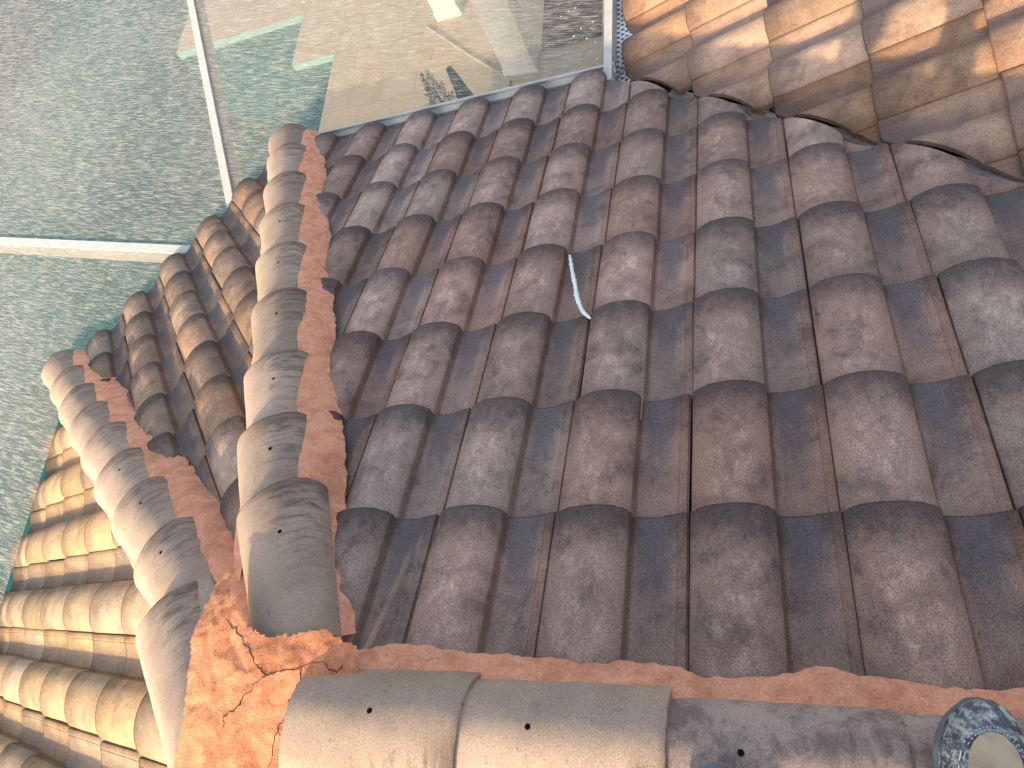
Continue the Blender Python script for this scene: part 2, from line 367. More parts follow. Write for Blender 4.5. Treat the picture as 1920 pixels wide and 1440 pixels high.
# ------------------------------------------------------------------ caps
def cap_mesh(L, seed, mat, flare=1.0):
    q = random.Random(seed); ox = q.uniform(0, 50); vs = []; fs = []; n = 30
    ys = [0, -.004, -.014] + [-.014 - (L - .014) * k / 9 for k in range(1, 10)]
    for lay_ in (0, 1):
        for j, y in enumerate(ys):
            t = -y / .43; hw = .131 - .033 * t * flare - lay_ * .015; hh = .115 - .024 * t * flare - lay_ * .015
            ed = (.004 if j == 0 else .001 if j == 1 else 0) * (1 - lay_)
            for i in range(n + 1):
                a = math.pi * (1 - i / n)
                cx, sz = math.cos(a), math.sin(a)
                x = (hw - ed) * math.copysign(abs(cx) ** .86, cx); z = (hh - ed) * sz ** .86
                w = fbm((x * 14 + ox, y * 10, z * 14), 3) * .0016
                vs.append((x * (1 + w * 4), y + (fbm((i * .5 + ox, 1, 2), 3) * .002 if j == 0 else 0), z + w - TILT * .0))
    m = (n + 1); nb = m * len(ys)
    for j in range(len(ys) - 1):
        for i in range(n):
            k = j * m + i; fs.append((k, k + 1, k + m + 1, k + m)); k += nb; fs.append((k, k + m, k + m + 1, k + 1))
    for i in range(n):
        fs.append((i, nb + i, nb + i + 1, i + 1)); k = (len(ys) - 1) * m + i; fs.append((k, k + 1, nb + k + 1, nb + k))
    for j in range(len(ys) - 1):
        k = j * m; fs.append((k, k + m, nb + k + m, nb + k)); k += n; fs.append((k, nb + k, nb + k + m, k + m))
    return mesh('cap_tile', vs, fs, mat, 40)
def cap_row(root, az, drop, noses, first_len, holes, base=.0, mat=CAP, lift=0.0, ends=None, dx=0.0):
    """az plan azimuth of the run, drop = fall per metre, noses = plan distance of each nose from the apex"""
    pitch = math.atan(drop); m0 = Matrix.Rotation(az, 4, 'Z') @ Matrix.Rotation(-pitch, 4, 'X'); cs = math.cos(pitch); out = []
    for k, s in enumerate(noses):
        prev = noses[k - 1] if k else s - first_len
        L = min(.62, (s - prev) / cs + (.06 if k else 0))
        m = m0 @ Matrix.Translation((dx + rng.uniform(-.004, .004), s / cs, base + (.002 if isinstance(mat, tuple) else .016) + (lift if k == 0 else 0))) @ Matrix.Rotation(rng.uniform(-.012, .012), 4, 'Z') @ Matrix.Rotation(.016 if isinstance(mat, tuple) else .042, 4, 'X')
        if k == 0 and ends:
            a, hd_ = Vector(ends[0]), Vector(ends[1]); dd = a - hd_; L = dd.length; yv = dd.normalized(); xv = yv.cross(Vector((0, 0, 1))).normalized(); zv = xv.cross(yv)
            m = Matrix((xv, yv, zv)).transposed().to_4x4(); m.translation = a
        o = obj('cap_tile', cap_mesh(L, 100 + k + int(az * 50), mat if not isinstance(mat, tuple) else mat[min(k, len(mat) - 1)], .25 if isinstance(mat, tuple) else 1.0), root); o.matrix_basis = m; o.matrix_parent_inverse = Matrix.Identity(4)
        if k in holes:
            hx, hy = holes[k]; hb = MB(); t = -hy / .43; fl_ = .25 if isinstance(mat, tuple) else 1.0; hw = .131 - .033 * t * fl_; hh = .115 - .024 * t * fl_
            aa = math.acos(max(-1, min(1, math.copysign((abs(hx) / hw) ** (1 / .86), hx)))); hz = hh * math.sin(aa) ** .86
            nrm = Vector((hx / hw ** 2, 0, hz / hh ** 2)).normalized()
            q = nrm.to_track_quat('Z', 'Y').to_matrix().to_4x4(); c = Vector((hx, hy, hz))
            hb.lathe([(.0045, -.004), (.0052, .0008), (.0045, .0013)], 14); hb.v = [tuple(c + q @ Vector(v)) for v in hb.v]
            h = hb.build('nail_hole', HOLE, None); h.parent = o
        out.append(o)
    return out
def hip_s(ypx, az, drop, h, axis=1):
    lo, hi = .05, 4.0
    for _ in range(60):
        s = (lo + hi) / 2; d = hdir(az); p = Vector((d.x * s, d.y * s, -drop * s + h)) - CP
        y = 720 + FPX * p.dot(CD) / p.dot(CF)
        if y > ypx: lo = s
        else: hi = s
    return s
D1 = math.tan(R(22.6)) * math.cos(HIP1); D2 = .385
n1 = [hip_s(y, HIP1, D1, .115) for y in (940, 808, 685, 566, 475, 400, 339, 285, 247)]
n2 = [hip_s(y, HIP2, D2, .115) for y in (1152, 1036, 950, 886, 833, 788, 750, 715, 683)]
hip1_root = empty('hip_ridge'); tag(hip1_root, 'long hip of beige cap tiles with an orange mortar strip beside the large shaded slope', 'roof hip', 'hip cap rows')
hip2_root = empty('hip_ridge'); tag(hip2_root, 'shorter hip of beige cap tiles beside the sunlit sand-coloured slope, at the left', 'roof hip', 'hip cap rows')
ridge_root = empty('ridge_capping'); tag(ridge_root, 'flat-lying ridge of large beige cap tiles under the shoes along the bottom edge', 'roof ridge')
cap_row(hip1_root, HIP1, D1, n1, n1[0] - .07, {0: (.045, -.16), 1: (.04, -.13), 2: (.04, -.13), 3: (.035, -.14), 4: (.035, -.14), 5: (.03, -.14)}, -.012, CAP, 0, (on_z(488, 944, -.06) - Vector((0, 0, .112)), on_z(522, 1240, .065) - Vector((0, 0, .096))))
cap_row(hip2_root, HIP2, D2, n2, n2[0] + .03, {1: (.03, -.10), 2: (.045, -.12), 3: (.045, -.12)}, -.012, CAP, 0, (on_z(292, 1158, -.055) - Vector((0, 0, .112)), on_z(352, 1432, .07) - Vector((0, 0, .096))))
rj = [on_z(u, v, .12).x for u, v in ((855, 1370), (1248, 1390), (1712, 1400))]
rj = [rj[0], rj[1], rj[2], rj[2] + .385, rj[2] + .77, rj[2] + 1.155]
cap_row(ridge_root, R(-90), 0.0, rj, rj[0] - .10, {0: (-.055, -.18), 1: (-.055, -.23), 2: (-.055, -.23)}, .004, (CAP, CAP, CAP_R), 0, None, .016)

# ------------------------------------------------------------------ mortar beds
def mortar_strip(name, root, az, drop, side, s0, s1, w_in, w_out, z_in, z_out, seed, seg=.009):
    d = hdir(az); sd = Vector((-d.y, d.x, 0)) * side; n = int((s1 - s0) / seg); m = 12; vs = []; fs = []
    for i in range(n + 1):
        s = s0 + (s1 - s0) * i / n
        wob = fbm((s * 5, seed, 0), 4) * .020 + fbm((s * 30, seed, 3), 3) * .006
        for j in range(m + 1):
            t = j / m; w = w_in + (w_out + wob - w_in) * t
            p = d * s + sd * w
            z = -drop * s + z_in + (z_out - z_in) * (t ** 1.9) + fbm((s * 11, w * 14, seed), 4) * .005 + fbm((s * 55, w * 55, seed), 2) * .0016
            vs.append((p.x, p.y, z))
    for i in range(n):
        for j in range(m):
            a = i * (m + 1) + j; fs.append((a, a + 1, a + m + 2, a + m + 1))
    return obj(name, mesh(name, vs, fs, MORTAR, 60), root)
mortar_strip('mortar_bed', hip1_root, HIP1, D1, -1, .10, n1[-1] - .02, .09, .185, .062, -.032, 3)
mortar_strip('mortar_bed', hip1_root, HIP1, D1, 1, .12, n1[-1] - .02, .09, .20, .045, -.070, 9)
mortar_strip('mortar_bed', hip2_root, HIP2, D2, -1, .10, n2[-1] - .02, .085, .185, .062, -.032, 14)
mortar_strip('mortar_bed', hip2_root, HIP2, D2, 1, .12, n2[-1] - .02, .09, .20, .040, -.080, 21)
mortar_strip('mortar_bed', ridge_root, R(-90), 0.0, 1, .08, 3.4, .070, .150, .048, -.034, 31)
mortar_strip('mortar_bed', ridge_root, R(-90), 0.0, -1, .08, 3.4, .095, .215, .050, -.085, 37)

# mound of mortar where ridge and hips meet
def mound_z(x, y):
    r = math.hypot(x * .9 + .02, y)
    z = .080 - .40 * r * r - .5 * max(0, r - .2) ** 1.4
    return z + fbm((x * 9, y * 9, 4), 4) * .007 + fbm((x * 60, y * 60, 4), 2) * .0013
MOUT = [on_z(u, v, .07) for u, v in ((393, 1060), (418, 1120), (455, 1175), (505, 1196), (560, 1188), (598, 1180), (655, 1215), (662, 1255), (640, 1300), (560, 1360), (560, 1540), (300, 1540), (320, 1440), (345, 1330), (352, 1200), (368, 1090))]
def inside(x, y):
    x += fbm((x * 30, y * 30, 1), 3) * .006; y += fbm((x * 30, y * 30, 8), 3) * .006
    c = False; j = len(MOUT) - 1
    for i in range(len(MOUT)):
        a, b = MOUT[i], MOUT[j]
        if (a.y > y) != (b.y > y) and x < (b.x - a.x) * (y - a.y) / (b.y - a.y) + a.x: c = not c
        j = i
    return c
vs, fs = [], []; N = 150
for i in range(N + 1):
    for j in range(N + 1):
        x = -.34 + .68 * i / N; y = -.34 + .68 * j / N; vs.append((x, y, mound_z(x, y)))
for i in range(N):
    for j in range(N):
        a = i * (N + 1) + j
        x, y, _ = vs[a]
        if inside(x, y): fs.append((a, a + 1, a + N + 2, a + N + 1))
me = mesh('mortar_mound', vs, fs, MOUND, 60)
bm = bmesh.new(); bm.from_mesh(me); bmesh.ops.delete(bm, geom=[v for v in bm.verts if not v.link_faces], context='VERTS'); bm.to_mesh(me); bm.free()
mound = obj('mortar_mound', me); tag(mound, 'cracked orange mortar mound where the two hips meet the ridge', 'mortar patch')
def on_mound(u, v):
    p = on_z(u, v, .1)
    for _ in range(8): p = on_z(u, v, mound_z(p.x, p.y))
    return p
for pl in ([(640, 1244), (627, 1262), (600, 1240), (560, 1252), (520, 1258), (500, 1266), (478, 1282), (455, 1310), (440, 1330), (420, 1345), (419, 1362)],
           [(566, 1254), (563, 1275), (552, 1295), (540, 1320), (537, 1340), (525, 1358), (512, 1395), (507, 1440)],
           [(500, 1266), (480, 1248), (470, 1226), (455, 1200), (440, 1180), (425, 1165)]):
    pts = []
    for q in smooth_path([Vector((u, v, 0)) for u, v in pl], 5):
        p = on_mound(q.x + fbm((q.x * .09, q.y * .09, 1), 4) * 6, q.y + fbm((q.x * .09, q.y * .09, 7), 4) * 6); p.z += .0004; pts.append(p)
    b = MB(); b.tube(pts, .0012, 5, lambda t: .0003 + .0006 * abs(math.sin(t * 9 + 1))); b.build('crack', BLACK, mound)

# ------------------------------------------------------------------ house body under the tiles
E_Z = -1.15; GZ = -4.0
house = empty('house', (0, 0, GZ)); tag(house, 'white stucco house carrying the tiled roofs, seen only as roof underlay', 'house')
def ax(s, a, z): d = hdir(a); return Vector((d.x * s, d.y * s, z))
EA = 2.73                                                    # plan distance of the main eave
e1 = ax(EA / math.cos(HIP1), HIP1, 0); e2 = ax(2.90 / math.sin(HIP2), HIP2, 0)
ins = .12
def zr(sl, x, y): return sl.z(x, y) - .062
vy = lambda y, k=0.0: VP0.x + VD.x / VD.y * (y - VP0.y) + k / VN.x
deck = MB()
deck.add([(0, 0, -.062), (e1.x, EA - ins, zr(MAIN, e1.x, EA - ins)), (vy(EA - ins, -.275), EA - ins, zr(MAIN, 0, EA - ins)), (vy(0, -.275), 0, -.062)], [(0, 1, 2, 3)])
deck.add([(0, 0, -.063), (e2.x * .96, e2.y * .96, LEFT.z(e2.x * .96, e2.y * .96) - .063), (e1.x * .96, e1.y * .96, LEFT.z(e1.x * .96, e1.y * .96) - .063)], [(0, 1, 2)])
deck.add([(0, 0, -.064), (-2.80, -2.80, FAR.z(-2.8, 0) - .064), (-2.80, e2.y * .96, FAR.z(-2.8, e2.y) - .064)], [(0, 1, 2)])
y1 = EA - ins
deck.add([(vy(0, -.09), 0, WING.z(vy(0, -.09), 0) - .066), (vy(y1, -.09), y1, WING.z(vy(y1, -.09), y1) - .066), (.52, y1 + .02, WING.z(.52, y1) - .066), (.52, 7.0, WING.z(.52, 7) - .066), (4.5, 7.0, WING.z(4.5, 7) - .066), (4.5, 0, WING.z(4.5, 0) - .066)], [(0, 1, 2, 3, 4, 5)])
deck.add([(0, 0, -.065), (vy(0), 0, -.065), (vy(0), -2.8, -.416 * 2.8 - .065), (-2.8, -2.8, -.416 * 2.8 - .065)], [(0, 1, 2, 3)])
deck.build('roof_underlay', FELT, house)
wall = MB()
poly = [(-2.35, -2.4), (-2.35, 1.25), (-1.2, 2.28), (.95, 2.28), (.95, 7.0), (4.5, 7.0), (4.5, -2.4)]
vs = [(x, y, z) for z in (GZ, -1.32) for x, y in poly]; k = len(poly)
wall.add(vs, [(i, (i + 1) % k, k + (i + 1) % k, k + i) for i in range(k)])
wall.build('wall', STUCCO, house)
# ------------------------------------------------------------------ gutters
def gutter(name, a, b, out, label, w=.11, h=.09):
    a, b, out = Vector(a), Vector(b), Vector(out).normalized(); prof = [(0, 0), (0, -h), (.012, -h - .006), (w * .72, -h - .006), (w * .80, -h * .75), (w * .80, -h * .45), (w, -h * .3), (w, 0), (w - .014, 0.001), (w - .014, -.006), (w - .004, -.008), (w - .004, -h * .27), (w * .80 - .005, -h * .44), (w * .80 - .005, -h * .73), (w * .7, -h), (.006, -h + .002), (.006, 0)]
    vs = [p + out * x + Vector((0, 0, z)) for p in (a, b) for x, z in prof]; n = len(prof)
    g = obj(name, mesh(name, vs, [(i, (i + 1) % n, n + (i + 1) % n, n + i) for i in range(n)] + [tuple(range(n)), tuple(range(n, 2 * n))], WHITE_AL))
    if label: tag(g, label, 'gutter')
    return g
g_main = gutter('rain_gutter', (e1.x + .03, 2.70, E_Z + .005), (.44, 2.70, E_Z + .005), (0, 1, 0), 'white gutter peeping between the barrel ends along the eave of the large shaded slope')
GZW = -1.25; GX = on_z(1176, 60, GZW).x
g_wing = empty('rain_gutter', (GX, 2.8, GZW)); tag(g_wing, 'white gutter with a lattice leaf guard below the eave of the side wing', 'gutter')
gw = gutter('trough', (GX + .03, 2.74, GZW - .004), (GX + .03, 7.0, GZW - .004), (-1, 0, 0), None, .16, .1); gw.parent = g_wing; gw.matrix_parent_inverse = Matrix.Translation((-GX, -2.8, -GZW))
# lattice leaf guard as a real perforated sheet
lat = MB(); y0, yy1 = 2.72, 4.9; st = .032; wd = .0052; xa, xb = on_z(1152, 60, GZW).x, GX + .06
def clip_bar(p, d, L):
    p, d = Vector(p), Vector(d).normalized(); sd = Vector((-d.y, d.x, 0)) * wd
    vs = [p + sd, p - sd, p + d * L - sd, p + d * L + sd]; vs2 = [v - Vector((0, 0, .003)) for v in vs]
    lat.add(vs + vs2, [(0, 1, 2, 3), (4, 7, 6, 5), (0, 4, 5, 1), (1, 5, 6, 2), (2, 6, 7, 3), (3, 7, 4, 0)])
span = xb - xa; k = 0; y = y0 - span
while y < yy1:
    for sgn, dz in ((1, 0), (-1, .0012)):
        dd = Vector((1, sgn * .75, 0)); clip_bar((xa, y if sgn > 0 else y + span * .75, GZW + .003 + dz), dd, span * dd.length)
    y += st
lat.box((xa - .004, y0, GZW - .0), (xa + .004, yy1, GZW + .006))
GUARD = plain('lattice_white', (.66, .74, .80), .5, 0, .4, .15)
lg = lat.build('leaf_guard', GUARD, g_wing)

# ------------------------------------------------------------------ valley flashing
fl = MB(); a = VC - VDN * 4.2; bq = VC + VDN * 1.05
sec = [(-.20, .20 * .30), (-.012, -.030 + .012), (-.004, .030), (.004, .030), (.012, -.018), (.20, .20 * .30)]
sec = [(-.20, .055), (-.02, -.040), (-.005, -.046), (-.002, .022), (.004, .022), (.007, -.046), (.02, -.040), (.085, -.022)]
vs = [p + VN * x + Vector((0, 0, z - .012)) for p in (a, bq) for x, z in sec]; n = len(sec)
fl.add(vs, [(i, i + 1, n + i + 1, n + i) for i in range(n - 1)])
flash = fl.build('valley_flashing', WHITE_AL); tag(flash, 'white metal flashing showing in the gaps of the roof valley', 'flashing')

# ------------------------------------------------------------------ pool cage
SZ = -1.212
def screen_material():
    n = NT('woven_insect_screen'); c = n.coords()
    r = n.rotz(c, R(14)); o1 = n.scale(r, (.06, 1.0, 1.0)); o2 = n.scale(n.rotz(c, R(-80)), (.12, 1.0, 1.0))
    st = n.noise(o1, 190, 5, .75, .3); st2 = n.noise(o2, 120, 4, .7); gr = n.noise(c, 520, 3, .8)
    big = n.noise(c, 2.2, 3)
    h = n.math('ADD', n.math('MULTIPLY', st, 1.0), n.math('MULTIPLY', gr, .55)); h = n.math('ADD', h, n.math('MULTIPLY', st2, .3))
    nm = n.bump(h, 1.0, .014)
    fac = n.step(n.math('ADD', n.math('MULTIPLY', st, .72), n.math('MULTIPLY', gr, .28)), .47, .60)
    cov0 = n.math('ADD', n.math('MULTIPLY', fac, .40), n.math('ADD', n.math('MULTIPLY', n.noise(c, .7, 4, .6), .34), .02))
    gm = n.new('ShaderNodeNewGeometry'); dp = n.new('ShaderNodeVectorMath', operation='DOT_PRODUCT'); n.L(gm.outputs['True Normal'], dp.inputs[0]); n.L(gm.outputs['Incoming'], dp.inputs[1])
    cosv = n.math('MAXIMUM', n.math('ABSOLUTE', dp.outputs['Value']), .12)      # a weave closes up when seen at a slant
    cov = n.math('SUBTRACT', 1.0, n.math('POWER', n.math('SUBTRACT', 1.0, cov0), n.math('DIVIDE', .85, cosv)))
    dcol = n.mix(fac, (.13, .123, .113), (.54, .53, .49))  # pale streaks in the colour imitate sun glints on the threads
    d = n.new('ShaderNodeBsdfDiffuse'); n.put(d.inputs[0], dcol); n.L(nm, d.inputs['Normal'])
    g = n.new('ShaderNodeBsdfGlossy'); n.put(g.inputs[0], (.8, .8, .78)); n.put(g.inputs['Roughness'], .35); n.L(nm, g.inputs['Normal'])
    m1 = n.new('ShaderNodeMixShader'); m1.inputs[0].default_value = .35; n.L(d.outputs[0], m1.inputs[1]); n.L(g.outputs[0], m1.inputs[2])
    t = n.new('ShaderNodeBsdfTransparent'); n.put(t.inputs[0], (.93, .94, .94))
    m2 = n.new('ShaderNodeMixShader'); n.L(cov, m2.inputs[0]); n.L(t.outputs[0], m2.inputs[1]); n.L(m1.outputs[0], m2.inputs[2])
    n.L(m2.outputs[0], n.out.inputs[0]); return n.m
SCREEN = screen_material()
cage = empty('pool_cage', (-3.5, 4.5, GZ)); tag(cage, 'screened pool enclosure with white aluminium beams, its mesh roof spreading out from the eaves', 'pool enclosure')
b1a, b1b = on_z(434, 385, SZ), on_z(358, 0, SZ); b2a, b2b = on_z(362, 470, SZ), on_z(0, 452, SZ)
d1 = (b1b - b1a).normalized(); d2 = (b2b - b2a).normalized()
A1, B1 = b1a - d1 * .35, b1a + d1 * 11; A2, B2 = b2a - d2 * .45, b2a + d2 * 10
FARX, FARY = B2.x, B1.y
for a, b in ((A1, B1), (A2, B2)):
    k = MB(); k.beam(a + Vector((0, 0, .012)), b + Vector((0, 0, .012)), .052, .14); bo = k.build('beam', WHITE_AL, cage)
WX = on_z(1140, 60, SZ + .075).x
k = MB(); k.beam((WX, 2.70, SZ + .075), (WX, FARY, SZ + .075), .040, .15); k.build('beam', WHITE_AL, cage)
corner = Vector((FARX, FARY, SZ))
for a, b in (((WX, FARY, SZ + .014), (FARX, FARY, SZ + .014)), ((FARX, FARY, SZ + .014), (FARX, -3.0, SZ + .014)), ((FARX, -3.0, SZ + .014), (-2.6, -3.0, SZ + .014))):
    k = MB(); k.beam(a, b, .06, .14); k.build('beam', WHITE_AL, cage)
for p in ((WX, FARY), (B1.x, FARY), (FARX, FARY), (FARX, B2.y), (FARX, -3.0)):
    k = MB(); k.box((p[0] - .03, p[1] - .03, GZ), (p[0] + .03, p[1] + .03, SZ - .126)); k.build('post', WHITE_AL, cage)
eave1 = Vector((e1.x, e1.y, SZ)); eave2 = Vector((e2.x, e2.y, SZ))
for pl in ([(WX, 2.80), (WX, FARY), (B1.x, FARY), (A1.x, A1.y), (e1.x + .1, 2.76)],
           [(A1.x, A1.y), (B1.x, FARY), (FARX, FARY), (B2.x, B2.y), (A2.x, A2.y)],
           [(A2.x, A2.y), (B2.x, B2.y), (FARX, -3.0), (-2.72, -3.0), (-2.72, e2.y)]):
    k = MB(); k.add([(x, y, SZ) for x, y in pl], [tuple(range(len(pl)))]); k.build('screen_panel', SCREEN, cage)

fk = MB(); q = random.Random(5)
for (u, v) in ((1066, 21), (1052, 31), (1079, 15), (1111, 41), (1089, 53), (1076, 68), (1080, 77), (1108, 82), (1116, 79), (1100, 72), (1063, 98), (1063, 86), (1069, 134), (1103, 136), (1032, 137), (1048, 142), (1106, 7), (1095, 88), (1043, 52), (1120, 110)):
    p = on_z(u, v, SZ + .001); r0 = q.uniform(.0018, .005)
    fk.lathe([(r0, 0), (r0 * .7, .0015)], 6, p)
fo = fk.build('debris_flecks', plain('pale_fleck', (.7, .68, .62), .8)); tag(fo, 'pale flecks of debris scattered on the screen above the navy mat', 'debris', None, 'stuff')
# ------------------------------------------------------------------ pool terrace
def travertine():
    n = NT('travertine'); c = n.coords(); v = n.scale(c, (1, 1, 1))
    def brick(sc, off, bw, rh, seed):
        x = n.new('ShaderNodeTexBrick'); x.offset = off; x.squash = 1.0
        n.put(x.inputs['Vector'], n.scale(v, (1, 1, 1), seed)); x.inputs['Scale'].default_value = 1; x.inputs['Mortar Size'].default_value = .004
        x.inputs['Mortar Smooth'].default_value = .2; x.inputs['Brick Width'].default_value = bw; x.inputs['Row Height'].default_value = rh
        x.inputs['Color1'].default_value = (.45, .365, .255, 1); x.inputs['Color2'].default_value = (.54, .45, .33, 1); x.inputs['Mortar'].default_value = (.26, .19, .12, 1); return x
    b1 = brick(1, .37, .46, .31, (.1, .07, 0))
    k = n.noise(c, 5, 6, .7, .6); k2 = n.noise(c, 40, 5, .7)
    col = n.mix(n.math('MULTIPLY', n.step(k, .4, .7), .45), b1.outputs[0], (.40, .28, .155))
    col = n.mix(n.math('MULTIPLY', n.step(k2, .6, .72), .4), col, (.29, .20, .115))
    return n.pbr(col, .6, n.bump(n.math('SUBTRACT', n.math('MULTIPLY', k2, .3), b1.outputs['Fac']), .4, .004), 0, .35)
TRAV = travertine()
PX0, PX1, PX2, PX3, PY0, PY1, PY2, PY3 = -14.0, -3.84, -4.5, -6.75, -6.0, 7.12, 8.03, 14.0     # pool outline with one notch
deck = MB()
big = 60
deck.add([(PX1, -big, GZ), (big, -big, GZ), (big, big, GZ), (PX1, big, GZ)], [(0, 1, 2, 3)])
deck.add([(PX2, PY1, GZ), (PX1, PY1, GZ), (PX1, big, GZ), (PX2, big, GZ)], [(0, 1, 2, 3)])
deck.add([(PX3, PY2, GZ), (PX2, PY2, GZ), (PX2, big, GZ), (PX3, big, GZ)], [(0, 1, 2, 3)])
deck.add([(PX0, PY3, GZ), (PX3, PY3, GZ), (PX3, big, GZ), (PX0, big, GZ)], [(0, 1, 2, 3)])
deck.add([(PX0, -big, GZ), (PX1, -big, GZ), (PX1, PY0, GZ), (PX0, PY0, GZ)], [(0, 1, 2, 3)])
terr = deck.build('pool_terrace', TRAV); tag(terr, 'travertine paved terrace around the pool', 'terrace', None, 'structure')
def pavers():
    n = NT('grey_pavers'); c = n.coords(); x = n.new('ShaderNodeTexBrick'); n.put(x.inputs['Vector'], c); x.inputs['Scale'].default_value = 1; x.inputs['Brick Width'].default_value = .24; x.inputs['Row Height'].default_value = .12; x.inputs['Mortar Size'].default_value = .004
    x.inputs['Color1'].default_value = (.15, .16, .165, 1); x.inputs['Color2'].default_value = (.20, .205, .205, 1); x.inputs['Mortar'].default_value = (.07, .07, .065, 1)
    col = n.mix(n.math('MULTIPLY', n.step(n.noise(c, .7, 6, .65), .45, .65), .6), x.outputs[0], (.09, .105, .10))
    return n.pbr(col, .8, n.bump(n.noise(c, 60, 4), .4, .003), 0, .2)
pv = MB(); pv.add([(-big, -big, GZ), (PX0, -big, GZ), (PX0, big, GZ), (-big, big, GZ)], [(0, 1, 2, 3)])
po = pv.build('garden_path', pavers()); tag(po, 'grey paved ground beyond the far side of the pool', 'path', None, 'structure')
BASIN = plain('pool_plaster', (.20, .36, .355), .8, 0, .2, .2, 2)
out = [(PX0, PY0), (PX1, PY0), (PX1, PY1), (PX2, PY1), (PX2, PY2), (PX3, PY2), (PX3, PY3), (PX0, PY3)]; nb = len(out); PB = GZ - 1.5
basin = MB(); basin.add([(x, y, GZ - .002) for x, y in out] + [(x, y, PB) for x, y in out], [(i, (i + 1) % nb, nb + (i + 1) % nb, nb + i) for i in range(nb)] + [tuple(range(nb, 2 * nb))])
basin.box((PX1 - .40, PY0 + .01, PB + .01), (PX1 - .004, PY1 - .004, GZ - .30))
bo = basin.build('pool_basin', BASIN); tag(bo, 'pale plastered swimming pool basin', 'pool', None, 'structure')
def water():
    n = NT('pool_water'); c = n.coords(); h = n.noise(c, 3.0, 3)
    nm = n.bump(h, .12, .03); t = n.new('ShaderNodeBsdfTransparent'); n.put(t.inputs[0], (.27, .52, .54))
    g = n.new('ShaderNodeBsdfGlossy'); n.put(g.inputs['Roughness'], .03); n.L(nm, g.inputs['Normal'])
    m = n.new('ShaderNodeMixShader'); m.inputs[0].default_value = .045; n.L(t.outputs[0], m.inputs[1]); n.L(g.outputs[0], m.inputs[2]); n.L(m.outputs[0], n.out.inputs[0]); return n.m
wt = MB(); wt.add([(x + (.003 if x == PX0 else -.003), y + (.003 if y == PY0 else -.003), GZ - .10) for x, y in out], [tuple(range(nb))])
wo = wt.build('pool_water', water()); tag(wo, 'teal swimming pool water below the screen', 'water', None, 'structure')

# ------------------------------------------------------------------ things on the terrace
def column(cx, cy, w, h, label):
    r = empty('white_column', (cx, cy, GZ)); tag(r, label, 'column', 'white terrace columns')
    k = MB(); k.box((cx - w / 2, cy - w / 2, GZ + .12), (cx + w / 2, cy + w / 2, GZ + h)); k.build('shaft', STUCCO, r)
    k = MB(); k.box((cx - w / 2 - .012, cy - w / 2 - .012, GZ), (cx + w / 2 + .012, cy + w / 2 + .012, GZ + .12)); k.build('plinth', STUCCO, r)
column(-1.24, 6.17, .34, 2.66, 'white stucco column standing by the dark blue mat, the one nearer the eave')
column(-2.22, 7.32, .30, 2.66, 'sunlit white stucco column farther out on the terrace, cut off by the top edge')
def fabric(name, c1, c2, sc):
    n = NT(name); c = n.coords(); w = n.noise(n.scale(c, (1, .2, 1)), sc, 4); return n.pbr(n.mix(w, c1, c2), .9, n.bump(w, .5, .002), 0, .1)
NAVY = fabric('navy_weave', (.012, .02, .045), (.03, .042, .075), 180)
mat_ = MB(); mat_.box((-1.02, 6.26, GZ + .004), (.75, 8.2, GZ + .016)); mo = mat_.build('outdoor_mat', NAVY); tag(mo, 'dark navy mat lying on the terrace pavers behind the white column', 'mat')
HOSE = plain('grey_hose', (.36, .35, .33), .6)
hp = smooth_path([on_z(u, v, GZ + .02) for u, v in ((800, 50), (838, 75), (880, 103), (922, 128), (948, 143), (956, 152), (953, 172), (948, 200))], 60)
k = MB(); k.tube(hp, .02, 8, lambda t: .016 + .007 * math.sin(t * 480)); ho = k.build('ribbed_hose', HOSE, None, 60); tag(ho, 'grey ribbed hose curling over the pavers beside the white column', 'hose')
# closed parasol and shrub under the eave
pr = empty('closed_parasol', (-1.72, 5.62, GZ)); tag(pr, 'closed dark grey parasol rising beside the green shrub under the eave', 'parasol')
pbase = on_z(880, 196, -3.2); ptip = None
FAB = fabric('charcoal_canvas', (.025, .03, .033), (.05, .055, .06), 40)
k = MB(); c0 = (pbase.x, pbase.y, 0)
k.lathe([(.085, -3.62), (.10, -3.52), (.09, -3.36), (.072, -3.16), (.05, -2.97), (.034, -2.82), (.026, -2.75), (.008, -2.73)], 14, c0)
for i, v in enumerate(k.v):
    a = i % 14; f = 1 + .14 * (1 if a % 2 else -1); k.v[i] = (c0[0] + (v[0] - c0[0]) * f, c0[1] + (v[1] - c0[1]) * f, v[2])
k.build('canopy', FAB, pr, 30)
k = MB(); k.lathe([(.02, GZ), (.02, -3.55)], 10, c0); k.build('pole', WHITE_AL, pr)
k = MB(); k.lathe([(.22, GZ), (.22, GZ + .05), (.05, GZ + .09), (.03, GZ + .12)], 20, c0); k.build('base', FAB, pr, 40)
def leafmat(name, c1, c2):
    n = NT(name); return n.pbr(n.mix(n.rnd(), n.mix(n.noise(n.coords(), 30, 2), c1, c2), c1), .6, None, 0, .3)
GREEN = leafmat('conifer_green', (.03, .11, .06), (.08, .22, .12)); BARK = plain('bark', (.10, .07, .05), .9)
sbase = on_z(842, 214, -3.1); sh = empty('conifer_shrub', (sbase.x, sbase.y, GZ)); tag(sh, 'small blue-green conical shrub poking up behind the gutter', 'shrub')
k = MB(); q = random.Random(3)
